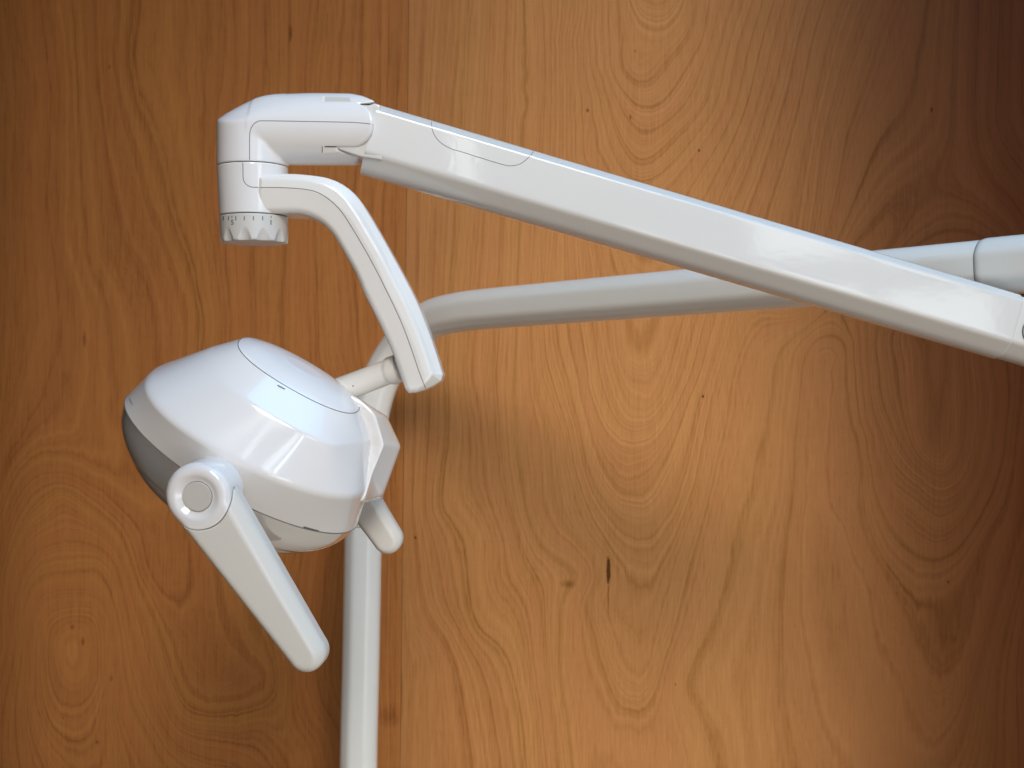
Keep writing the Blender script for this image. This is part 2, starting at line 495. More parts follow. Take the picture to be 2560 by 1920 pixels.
# rear joint beyond the shell
jsec = [np.array(p)*0.965+np.array([-.4, 2.5]) for p in secr]
jV, jF, jc = prism(A0, s_end-12, s_end+260, 20, jsec, 3, (False, True))
mk('rear_joint', tow(jV), [q for q in (jF if nn@(v0[f0[0]]-cen) >= 0 else [t[::-1] for t in jF])]+list(jc), [M_paint], lamp, LAMP_LOC)
def disc(c, n, r, t, seg=48, bev=2):
    n = np.array(n, float)/np.linalg.norm(n); a = np.cross(n, (0, 0, 1)); a /= np.linalg.norm(a); b = np.cross(n, a)
    V = []; Fc = []
    prof = [(r, -t), (r, t-bev), (r-bev*.3, t-bev*.3), (r-bev, t)]
    for rr, h in prof:
        for k in range(seg):
            th = 2*math.pi*k/seg; V.append(np.array(c)+n*h+a*rr*math.cos(th)+b*rr*math.sin(th))
    for i in range(len(prof)-1):
        for k in range(seg):
            k2 = (k+1) % seg; Fc.append((i*seg+k, i*seg+k2, (i+1)*seg+k2, (i+1)*seg+k))
    Fc.append(tuple(range((len(prof)-1)*seg, len(prof)*seg)))
    return V, Fc
fn = -bk
def on_face(px, py):
    d = W(px, py, 1000); d = d/np.linalg.norm(d); t = (A0@fn)/(d@fn); return d*t
sc1 = disc(on_face(2592, 829), fn, 36, 1.2)
mk('screw_cap', tow(sc1[0]), sc1[1], [M_button], beam, LAMP_LOC)
sc2 = disc(on_face(2592, 829), fn, 38.5, 0.4)
mk('screw_recess', tow(sc2[0]), sc2[1], [M_seam], beam, LAMP_LOC)

# ================================================================== lamp head
HC = W(640, 1100, D0+30)
fr = HC/np.linalg.norm(HC); rt = np.cross(fr, (0, 0, 1)); rt /= np.linalg.norm(rt); uu = np.cross(rt, fr)
th0 = math.radians(30)
U = rt*math.cos(th0)-uu*math.sin(th0)
Pm = rt*math.sin(th0)+uu*math.cos(th0)      # image "p" direction
AL = math.radians(24.8)
Nn = Pm*math.cos(AL)-fr*math.sin(AL)
Wd = -fr*math.cos(AL)-Pm*math.sin(AL)
hs = (D0+30)/F
def H(u, w, n): return HC+(U*u+Wd*w+Nn*n)*hs
NA = 300
angs = np.linspace(0, 2*math.pi, NA, endpoint=False)
def sup(a, b, e=2.25, uc=0, wc=0, sm=2):
    t = np.linspace(0, 2*math.pi, 720, endpoint=False)
    x = a*np.sign(np.cos(t))*np.abs(np.cos(t))**(2/e); y = b*np.sign(np.sin(t))*np.abs(np.sin(t))**(2/e)
    th = np.unwrap(np.arctan2(y, x)); r = np.hypot(x, y)
    o = np.argsort(th % (2*math.pi))
    rr = np.interp(angs, (th % (2*math.pi))[o], r[o], period=2*math.pi)
    return np.stack([uc+rr*np.cos(angs), wc+rr*np.sin(angs)], 1)
def polyring(pts, sm=6):
    pts = np.array(pts, float); out = []
    for a in angs:
        d = np.array([math.cos(a), math.sin(a)]); best = 0
        for i in range(len(pts)):
            p, q = pts[i-1], pts[i]; e = q-p
            den = d[0]*e[1]-d[1]*e[0]
            if abs(den) < 1e-9: continue
            t = (p[0]*e[1]-p[1]*e[0])/den; s = (p[0]*d[1]-p[1]*d[0])/den
            if t > 0 and -1e-6 <= s <= 1+1e-6: best = max(best, t)
        out.append(best)
    r = np.array(out); k = np.exp(-0.5*(np.arange(-3*sm, 3*sm+1)/sm)**2); k /= k.sum()
    r = np.convolve(np.concatenate([r[-3*sm:], r, r[:3*sm]]), k, 'valid')
    return np.stack([r*np.cos(angs), r*np.sin(angs)], 1)
c2ring = polyring([(250, 0), (240, 30), (160, 160), (81, 174), (-24, 170), (-110, 148), (-165, 106), (-198, 56), (-214, 0), (-200, -60), (-150, -115), (-60, -148), (80, -150), (160, -125), (235, -40)], 5)
# (ring xy, n, tilt, softness)
rings = [
 (sup(120, 110), -186, 0, 0),
 (sup(205, 198), -184, 0, .35),
 (sup(258, 226), -160, 0, .5),
 (sup(314, 224, 2.15), -116, 0, .5),
 (sup(328, 212, 1.98), -66, 0, 0),
 (sup(303, 236, 2.3, -2), 38, 0.05, .10),
 (c2ring, 153, 0.02, .05),
 (sup(168, 106, 2.3, 12), 209, 0.0, 0),
 (sup(158, 97, 2.3, 12), 214, 0.0, .3),
 (sup(118, 62, 2.2, 12), 228, 0.0, .5),
 (sup(50, 25, 2.2, 12), 233, 0.0, 0),
]
def ringpts(r): 
    xy, n, tl, s = r
    return np.array([H(x, y, n+tl*x) for x, y in xy])
RP = [ringpts(r) for r in rings]
def loft(ids, sub=6, capb=False, capt=False):
    rows = []
    for j, i in enumerate(ids):
        s = rings[i][3]
        if s > 0 and 0 < j < len(ids)-1:
            A, B, C = RP[i-1], RP[i], RP[i+1]
            for t in np.linspace(0, 1, 9):
                pa = B+(A-B)*s*(1 if s < .45 else 1); pb = B+(C-B)*s
                rows.append((1-t)**2*pa+2*t*(1-t)*B+t*t*pb)
        else: rows.append(RP[i])
    # densify
    R2 = []
    for a, b in zip(rows[:-1], rows[1:]):
        n = max(1, int(np.linalg.norm(a-b, axis=1).mean()/5))
        for k in range(n): R2.append(a+(b-a)*k/n)
    R2.append(rows[-1])
    V = np.concatenate(R2); Fc = []
    for i in range(len(R2)-1):
        for k in range(NA):
            k2 = (k+1) % NA
            Fc.append((i*NA+k, i*NA+k2, (i+1)*NA+k2, (i+1)*NA+k))
    caps = []
    if capb: caps.append(tuple(range(NA))[::-1])
    if capt: caps.append(tuple(range((len(R2)-1)*NA, len(R2)*NA)))
    return V, Fc, caps
uV, uF, uc = loft([4, 5, 6, 7])
lV, lF, lc = loft([0, 1, 2, 3, 4], capb=True)
tV, tFc, tc = loft([7, 8, 9, 10], capt=True)
ch = Caster([(uV, uF), (lV, lF), (tV, tFc)])
def ringtube(i, r, sub=None):
    P = RP[i]; P = np.concatenate([P, P[:2]])
    ce_ = P.mean(0)
    N = [(p-ce_)/np.linalg.norm(p-ce_) for p in P]
    return tube(P, N, r, lift=-r*.4)
st = ringtube(4, 1.9); lt = ringtube(7, 1.2)
head = lmk('lamp_head', [(uV, uF, 0), (st[0], st[1], 1), (lt[0], lt[1], 1)], [M_shell, M_seam])
lmk('front_shell', [(lV, lF, 0), (lV, lc, 0)], [M_front], head)
lmk('back_cover', [(tV, tFc, 0), (tV, tc, 0)], [M_shell], head)
# slots along the seams
for poly in ([(759, 1315), (797, 1325.5), (796, 1330), (758, 1319.5)], [(694, 962), (713, 971.5), (711.5, 974.5), (693, 965)], [(322, 993), (330, 1007), (333, 1015), (324, 1000)]):
    q = quadpatch(ch, poly, 0.8)
    if q: lmk('slot', [(q[0], q[1], 0)], [M_seam if poly[0][0] > 400 else M_dark], head)

# ---- octagonal bracket at the right end
def bracket():
    I = [(872, 985), (905, 1003), (938, 1034), (961, 1112), (931, 1184), (911, 1252), (870, 1262)]
    O = [(865, 975), (893, 992), (968, 1041), (1003, 1116), (957, 1243), (910, 1258), (865, 1270)]
    rr = []
    for d, P, k in ((3398, I, 1), (3402, I, 0), (3480, O, 0), (3600, O, 0)):
        ring = roundpoly([P3(x, y, d) for x, y in P], 10, 4)
        if k:
            c = np.mean(ring, axis=0); ring = [c+(p-c)*0.965+np.array([0, 0, 0]) for p in ring]
        rr.append(ring)
    # soften the shoulder between side and rim
    a, b, c = [np.array(rr[i]) for i in (1, 2, 3)]
    sh = [list((1-t)**2*(b+(a-b)*.2)+2*t*(1-t)*b+t*t*(b+(c-b)*.2)) for t in np.linspace(0, 1, 6)]
    rr = [rr[0], rr[1]]+sh+[rr[3]]
    m = len(rr[0]); V = [p for r in rr for p in r]; Fc = []
    for i in range(len(rr)-1):
        for k in range(m):
            k2 = (k+1) % m; Fc.append((i*m+k, i*m+k2, (i+1)*m+k2, (i+1)*m+k))
    # the inner face slopes back towards the lamp shell
    base = np.array(rr[0]); c = base.mean(0)+np.array([-30, 45, 0]); prev = 0
    for t in (.14, .55, .9):
        o = len(V); V += list(base+(c-base)*t + (np.array([0, -6*(1-t), 0]) if t > .2 else 0))
        for k in range(m):
            k2 = (k+1) % m; Fc.append((o+k, o+k2, prev+k2, prev+k))
        prev = o
    Fc.append(tuple(range(prev, prev+m))[::-1]); Fc.append(tuple(range((len(rr)-1)*m, len(rr)*m)))
    return V, Fc
bv, bf = bracket()
lmk('pivot_bracket', [(bv, bf, 0)], [M_shell], head)
lip = catmull([tuple(P3(x, y, 3353)) for x, y in ((905, 1004), (938, 1035), (961, 1112), (931, 1184), (912, 1250))], 6)
g = tube(lip, [np.array([0, -1., 0])]*len(lip), 2.2)

# ---- pivot shaft and collar
def cylseg(a, b, ra, rb, seg=48, caps=True, bev=3):
    a = np.array(a); b = np.array(b); t = (b-a)/np.linalg.norm(b-a)
    s = np.cross(t, (0, 1, 0)); s /= np.linalg.norm(s); w = np.cross(t, s)
    L_ = np.linalg.norm(b-a)
    prof = [(0, ra-bev), (bev*.3, ra-bev*.3), (bev, ra), (L_-bev, rb), (L_-bev*.3, rb-bev*.3), (L_, rb-bev)]
    V = []; Fc = []
    for h, r in prof:
        for k in range(seg):
            th = 2*math.pi*k/seg; V.append(a+t*h+s*r*math.cos(th)+w*r*math.sin(th))
    for i in range(len(prof)-1):
        for k in range(seg):
            k2 = (k+1) % seg; Fc.append((i*seg+k, i*seg+k2, (i+1)*seg+k2, (i+1)*seg+k)[::-1])
    Fc.append(tuple(range(seg))); Fc.append(tuple(range((len(prof)-1)*seg, len(prof)*seg))[::-1])
    return V, Fc
SA = P3(1012, 914, 3410); SB = P3(800, 994, 3500)
sv = cylseg(SA, SB, 31, 33)
shaft = lmk('pivot_shaft', [(sv[0], sv[1], 0)], [M_satin])
CA = P3(1000, 919, 3412); CB = P3(974, 929, 3424)
cv = cylseg(CA, CB, 36, 36, bev=5)
cv2 = cylseg(CB, P3(969, 931, 3426), 34.5, 32.5, bev=1)
lmk('collar', [(cv[0], cv[1], 0), (cv2[0], cv2[1], 0)], [M_satin], shaft)
csh = Caster([sv]); hp, hn = csh.hit(882.5, 965)
pv = disc(hp, hn, 2.0, .3, 12, .3)
lmk('pin_hole', [(pv[0], pv[1], 0)], [M_dark], shaft)

# ---- grip handles
def handle(hub, ex, ey, face, ln, r1, r2, thick, hubdepth, kk=.913, rg=29, name='handle'):
    ex = ex/np.linalg.norm(ex); face = face-ex*(face@ex); face /= np.linalg.norm(face); ey = np.cross(face, ex)
    def cap2(a, b):                        # tapered capsule, pivot at origin, tip along +a
        k = (r1-r2)/ln; c = math.sqrt(1-k*k)
        ab = np.abs(b)
        t = np.clip((a*c+ab*(-k)*1.0)/ (c*1.0), -1e9, 1e9)
        s = a*c*c + 0*a
        # param along axis of the foot point
        u = np.clip(a-ab*k/c*1.0*(-1), 0, ln)
        u = np.clip(a+ab*k/c, 0, ln) if False else np.clip(a - ab*(-k)/c, 0, ln)
        rr = r1+(r2-r1)*u/ln
        return np.sqrt((a-u)**2+b**2)-rr
    def base(a, b, c, r=20):
        d2 = cap2(a, b)
        return rext(d2, np.maximum(c-0, -thick-c), r)
    sb = 1.0 if np.dot(ey, rt) > 0 else -1.0
    def cw(a, b): t = np.clip((sb*b+15)/60, 0, 1); return rg*(.32+.58*t*t*(3-2*t))
    def f_grip(a, b, c):
        d2 = cap2(a, b); d = rext(d2, np.maximum(c+.5, -thick-c), 14)
        d = smax(d, (d2+c+0.5+cw(a, b))/1.414, 9)
        cut = np.sqrt(a**2+b**2)-(r1+1.0)
        return smax(d, -cut, 1.2)
    def f_hub(a, b, c):
        d2 = cap2(a, b); d = rext(d2, np.maximum(c, -thick-c), 14)
        d = smax(d, (d2+c+cw(a, b))/1.414, 9)
        # drum reaching back to the lamp head
        rr = np.sqrt(a**2+b**2)
        drum = rext(rr-r1*1.0, np.maximum(c, -hubdepth-c), 20)
        d = smin(d, drum, 3)
        d = smax(d, rr-(r1-0.6), 1.2)
        dish = np.sqrt((np.maximum(rr-46, 0))**2+(np.minimum(c+9, 0)*1.0)**2)
        # recess: sloped ring floor
        floor = -8+np.clip((rr-40*kk)/(16*kk), 0, 1)*8
        rec = np.maximum(floor-c, rr-57*kk)
        return smax(d, -rec, 2.5)
    def place(P): return hub+P[:, :1]*ex+P[:, 1:2]*ey+P[:, 2:]*face
    gP, gF = surface_nets(f_grip, (20, -r1-4, -thick-4), (ln+r2+5, r1+4, 4), 2.6)
    hP, hF = surface_nets(f_hub, (-r1-4, -r1-4, -hubdepth-4), (r1+4, r1+4, 4), 2.4)
    # (ex,ey,face): right handed? keep faces outward
    flip = np.dot(np.cross(ex, ey), face) < 0
    if flip: gF = gF[:, ::-1]; hF = hF[:, ::-1]
    h = lmk(name, [(place(hP), hF, 0)], [M_shell])
    lmk('grip', [(place(gP), gF, 0)], [M_grip], h)
    b1 = disc(hub+face*(-7.5), face, 38.9*kk, 1.2, 64)
    lmk('button_gap', [(b1[0], b1[1], 0)], [M_seam], h)
    b2 = disc(hub+face*(-5.0), face, 37.2*kk, 2.5, 64, .8)
    lmk('button', [(b2[0], b2[1], 0)], [M_button], h)
    return h
d1 = 3105.0
hubn = P3(491, 1242, d1); tipn = P3(760, 1640, d1+10)
k1 = d1/F
handle(hubn, tipn-hubn, None, Wd*0.85-fr*0.15, np.linalg.norm(tipn-hubn), 85*k1, 48*k1, 74, 120)
d2 = 3700.0; k2 = d2/F
vv = (tipn-hubn)
tipf = P3(965, 1352, d2); hubf = tipf-vv*0.98
handle(hubf, tipf-hubf, None, Wd*0.85-fr*0.15, np.linalg.norm(tipf-hubf), 60*k2, 37*k2, 56, 100, 1.0, 22)

# ================================================================== support pole
RPOLE = 75.0
cl = [(893.5, 2300, 5370), (896, 1920, 5370), (902, 1640, 5370), (908, 1340, 5370), (911, 1220, 5370), (918, 1100, 5370), (932, 1010, 5370), (956, 940, 5360), (989, 882, 5330), (1030, 833, 5270), (1082, 797, 5190), (1150, 780, 5080)]
for px in range(1240, 2560, 80):
    cl.append((px, 776-(px-1169)*.0835, 510000/(101+(px-1169)*.0287)))
cl3 = [P3(*p) for p in cl]
def smoothpath(P, step):
    P = [np.array(p) for p in P]; Pp = [2*P[0]-P[1]]+P+[2*P[-1]-P[-2]]; out = []
    for i in range(1, len(Pp)-2):
        n = max(2, int(np.linalg.norm(Pp[i+1]-Pp[i])/step))
        for j in range(n):
            t = j/n
            out.append(0.5*((2*Pp[i])+(-Pp[i-1]+Pp[i+1])*t+(2*Pp[i-1]-5*Pp[i]+4*Pp[i+1]-Pp[i+2])*t*t+(-Pp[i-1]+3*Pp[i]-3*Pp[i+1]+Pp[i+2])*t**3))
    return out+[P[-1]]
psec = roundpoly([(-34, -72), (34, -72), (72, -36), (76, 20), (50, 70), (-50, 70), (-76, 20), (-72, -36)], [16, 16, 26, 40, 40, 40, 40, 26], 6)
def sweep(path, section, scale=1.0, caps=True):
    path = [np.array(p) for p in path]; V = []; Fc = []; m = len(section)
    for i, p in enumerate(path):
        t = path[min(i+1, len(path)-1)]-path[max(i-1, 0)]; t /= np.linalg.norm(t)
        y = np.array([0, 1.0, 0]); y -= t*(y@t); y /= np.linalg.norm(y)
        s = np.cross(t, y)
        for a, b in section: V.append(p+s*a*scale+y*b*scale)
    for i in range(len(path)-1):
        for k in range(m):
            k2 = (k+1) % m; Fc.append((i*m+k, i*m+k2, (i+1)*m+k2, (i+1)*m+k)[::-1])
    if caps: Fc.append(tuple(range(m))); Fc.append(tuple(range((len(path)-1)*m, len(path)*m))[::-1])
    return V, Fc
path = smoothpath(cl3, 25)
ys = [p[2] for p in path]
# lower post, bend and horizontal tube
zcut = P3(910, 1306, 5370)[2]
i0 = next(i for i, p in enumerate(path) if p[2] > zcut)
def pmk(name, vf, mats, parent=pole, **k): return mk(name, tow(vf[0]), vf[1], mats, parent, POLE_LOC, **k)
pmk('post', sweep(path[:i0], psec), [M_pole])
pmk('bent_tube', sweep(path[i0-1:], psec, 1.0), [M_pole])
ring_p = [path[i0-1]+np.array([0, 0, -1.5]), path[i0-1]+np.array([0, 0, 1.5])]
pmk('seam_ring', sweep(ring_p, psec, 1.006), [M_seam])
endp = P3(2464, 776-(2464-1169)*.0835, 510000/(101+(2464-1169)*.0287)); far = P3(2850, 776-(2850-1169)*.0835, 510000/(101+(2850-1169)*.0287))
tdir = (far-endp)/np.linalg.norm(far-endp)
sleeve_path = [endp, endp+tdir*3, endp+tdir*9, endp+tdir*20, far]
V = []; Fc = []; m = len(psec)
y = np.array([0, 1.0, 0]); y -= tdir*(y@tdir); y /= np.linalg.norm(y); s_ = np.cross(tdir, y)
scs = [1.0, 1.02, 1.045, 1.055, 1.055]
for p, sc in zip(sleeve_path, scs):
    for a, b in psec: V.append(p+s_*a*sc+y*b*sc)
for i in range(4):
    for k in range(m):
        k2 = (k+1) % m; Fc.append((i*m+k, i*m+k2, (i+1)*m+k2, (i+1)*m+k)[::-1])
Fc.append(tuple(range(m)))
pmk('sleeve', (V, Fc), [M_pole])
rp = sweep([endp-tdir*2.0, endp+tdir*0.5], psec, 1.006)
pmk('seam_ring', rp, [M_seam])

# ================================================================== wooden wall
WD = 5900.0
def tps(ctrl):
    P = np.array([(c[0]/1000., c[1]/1000.) for c in ctrl]); v = np.array([c[2] for c in ctrl], float)
    n = len(P)
    r2 = ((P[:, None]-P[None])**2).sum(-1)
    K = np.where(r2 > 0, r2*np.log(r2+1e-12)*0.5, 0)+np.eye(n)*2e-4
    A = np.zeros((n+3, n+3)); A[:n, :n] = K; A[:n, n] = 1; A[:n, n+1:] = P; A[n, :n] = 1; A[n+1:, :n] = P.T
    c = np.linalg.solve(A, np.concatenate([v, np.zeros(3)]))
    def f(x, y):
        q = np.stack([x/1000., y/1000.], -1)
        out = np.zeros(len(q))
        for s in range(0, len(q), 20000):
            qq = q[s:s+20000]
            d = ((qq[:, None]-P[None])**2).sum(-1)
            out[s:s+20000] = (np.where(d > 0, d*np.log(d+1e-12)*.5, 0)@c[:n])+c[n]+qq@c[n+1:]
        return out
    return f
def lines(ls):
    out = []
    for lv, pts in ls:
        pp = catmull(pts, 55) if len(pts) > 1 else pts
        out += [(p[0], p[1], lv) for p in pp]
    return out
RL = [
 (0, [(1012, -100), (1008, 900), (1002, 2000)]),
 (1.2, [(1075, 0), (1060, 300)]),
 (2.6, [(1155, -60), (1150, 0), (1140, 180), (1130, 300), (1110, 700), (1100, 900), (1097, 1080), (1086, 1207), (1085, 1280), (1112, 1334), (1134, 1424), (1152, 1522), (1184, 1591), (1228, 1645), (1260, 1729), (1278, 1826), (1289, 1960)]),
 (1.3, [(1123, 1580), (1162, 1667), (1190, 1790), (1210, 1920)]),
 (4, [(1235, -60), (1230, 200), (1205, 600), (1184, 900), (1191, 983), (1202, 1063), (1210, 1171), (1220, 1236), (1246, 1309), (1260, 1363), (1267, 1435), (1300, 1493), (1314, 1520), (1325, 1566), (1332, 1627), (1347, 1736), (1358, 1808), (1369, 1940)]),
 (6, [(1310, -60), (1308, 300), (1290, 1000), (1311, 1226), (1322, 1291), (1354, 1363), (1405, 1403), (1437, 1424), (1443, 1448), (1420, 1480), (1405, 1520), (1400, 1600), (1401, 1680), (1412, 1754), (1430, 1899), (1440, 1990)]),
 (8, [(1381, -60), (1381, 250), (1372, 500), (1358, 750), (1369, 900), (1394, 990), (1423, 1081), (1434, 1153), (1466, 1251), (1495, 1316), (1524, 1366), (1557, 1416), (1578, 1453), (1607, 1473), (1633, 1442), (1665, 1388), (1712, 1283), (1737, 1207), (1756, 1117), (1790, 950), (1850, 750)]),
 (9.6, [(1440, 950), (1470, 1102), (1510, 1207), (1550, 1252), (1596, 1265), (1640, 1240), (1683, 1153), (1720, 1040)]),
 (11, [(1470, 960), (1502, 1055), (1546, 1110), (1593, 1124), (1636, 1102), (1669, 1055), (1700, 990)]),
 (12, [(1460, 600), (1480, 780), (1495, 900), (1506, 954), (1524, 1016), (1553, 1063), (1593, 1079), (1636, 1061), (1669, 1016), (1701, 943), (1745, 780), (1832, 513), (1858, 452), (1894, 351), (1919, 271), (1941, 199), (1966, 90), (1991, 0)]),
 (13.4, [(1545, 880), (1570, 940), (1600, 965), (1640, 930), (1665, 870)]),
 (18, [(1490, -40), (1495, 120), (1524, 253), (1553, 343), (1596, 398), (1647, 380), (1701, 325), (1760, 253), (1790, 130), (1830, 0)]),
 (19.6, [(1510, -40), (1517, 120), (1524, 181), (1553, 235), (1582, 275), (1622, 286), (1661, 275), (1701, 224), (1737, 155), (1765, 98), (1785, 0)]),
 (21.5, [(1555, -40), (1568, 36), (1589, 90), (1629, 123), (1676, 98), (1712, 43), (1730, -40)]),
 (16, [(1480, 250), (1510, 400), (1570, 500), (1620, 520), (1700, 440)]),
 (14, [(1430, 100), (1440, 400)]),
 (24, [(1628, -55)]),
 (11, [(2318, 860), (2325, 950), (2345, 1060), (2365, 950), (2370, 860)]),
 (7.6, [(2165, 780)]), (11.3, [(2343, 790)]), (8.6, [(2440, 780), (2425, 880)]), (6.0, [(2060, 680), (2070, 760)]), (4.6, [(2088, 860), (2092, 1000), (2095, 1130), (2100, 1260)]), (6, [(2530, 800)]), (3.4, [(2560, 480)]), (5.6, [(2235, 650)]),
 (14, [(1575, 800), (1600, 850), (1635, 790)]), (15, [(1600, 640)]),
 (7.3, [(1490, 1500), (1528, 1645), (1557, 1711), (1589, 1740), (1629, 1700), (1660, 1600), (1690, 1480)]),
 (6.6, [(1450, 1560), (1459, 1645), (1474, 1700), (1495, 1772), (1524, 1837), (1575, 1888), (1640, 1895), (1654, 1863), (1662, 1736), (1676, 1664), (1712, 1573), (1780, 1300), (1840, 1050)]),
 (10, [(2060, 0), (2028, 108), (2006, 217), (1984, 307), (1948, 434), (1915, 535), (1880, 650)]),
 (7.5, [(2194, 0), (2143, 145), (2107, 260), (2085, 344), (2071, 452), (2049, 579), (2000, 760)]),
 (5, [(2390, 0), (2380, 200), (2375, 344), (2339, 434), (2302, 506), (2245, 597), (2180, 700)]),
 (3, [(2500, 0), (2490, 300)]),
 (5.4, [(1988, 900), (1977, 998), (1963, 1117), (1952, 1244), (1934, 1316), (1919, 1399), (1905, 1497), (1890, 1591), (1883, 1664), (1879, 1736), (1894, 1960)]),
 (4.2, [(2049, 900), (2038, 1009), (2031, 1117), (2028, 1280), (2020, 1392), (2020, 1537), (2042, 1645), (2071, 1736), (2096, 1797), (2140, 1844), (2183, 1906), (2220, 1990)]),
 (5, [(2115, 860), (2122, 936), (2132, 1045), (2151, 1117), (2158, 1189), (2161, 1280), (2187, 1363), (2227, 1424), (2284, 1493), (2339, 1512), (2386, 1497), (2407, 1465), (2450, 1370), (2520, 1220), (2550, 1000)]),
 (8.6, [(2180, 860), (2187, 936), (2194, 1001), (2227, 1088), (2266, 1153), (2310, 1197), (2353, 1220), (2400, 1189), (2425, 1117), (2436, 1045), (2436, 972), (2425, 880)]),
 (7, [(2150, 900), (2165, 1050), (2208, 1207), (2248, 1262), (2295, 1309), (2346, 1339), (2389, 1316), (2440, 1240), (2480, 1120), (2490, 980)]),
 (10, [(2240, 900), (2266, 1063), (2302, 1146), (2360, 1175), (2400, 1100), (2400, 950)]),
 (4.4, [(2200, 1560), (2230, 1645), (2266, 1718), (2302, 1800), (2339, 1833), (2380, 1800), (2440, 1640), (2483, 1497), (2548, 1262)]),
 (3, [(2480, 1900), (2500, 1645), (2560, 1400)]),
]
LL = [
 (0, [(-60, 0), (-50, 600), (-40, 1000)]),
 (1.5, [(188, -60), (188, 0), (197, 188), (207, 329), (216, 470), (226, 635), (268, 733), (290, 900), (300, 1060)]),
 (3, [(348, -60), (348, 47), (334, 141), (362, 259), (395, 353), (423, 470), (456, 574), (489, 682), (510, 800)]),
 (0.6, [(90, 200), (80, 500), (100, 800)]),
 (5, [(672, -60), (672, 0), (672, 211), (640, 600), (640, 900)]),
 (6, [(726, -60), (726, 211), (730, 500)]),
 (7, [(800, -60), (800, 0), (780, 211), (790, 600), (800, 900)]),
 (8, [(905, 0), (900, 400), (870, 560)]),
 (9, [(1000, -60), (990, 600), (990, 1500), (985, 1990)]),
 (3.5, [(14, 1616), (14, 1516), (28, 1422), (71, 1328), (127, 1276), (155, 1250), (202, 1281), (263, 1319), (301, 1375), (329, 1460), (367, 1563), (400, 1681), (437, 1775), (470, 1812), (541, 1822), (592, 1829), (644, 1817), (705, 1845), (738, 1883), (748, 1940)]),
 (5, [(30, 1560), (47, 1469), (94, 1384), (165, 1366), (235, 1370), (291, 1422), (330, 1600), (370, 1750), (450, 1880), (600, 1930)]),
 (6.4, [(52, 1800), (52, 1751), (71, 1563), (94, 1483), (165, 1464), (235, 1467), (273, 1516), (291, 1610), (306, 1751), (367, 1892)]),
 (8, [(100, 1640), (105, 1570), (132, 1530), (188, 1518), (240, 1526), (259, 1587), (265, 1700)]),
 (9.5, [(170, 1600), (190, 1590), (205, 1620)]),
 (2.4, [(500, 1100), (520, 1400), (560, 1600), (650, 1700)]),
 (4.6, [(830, 1300), (799, 1446), (790, 1563), (776, 1681), (799, 1775), (837, 1836), (850, 1940)]),
 (2, [(150, 1180), (260, 1230), (350, 1330)]),
]
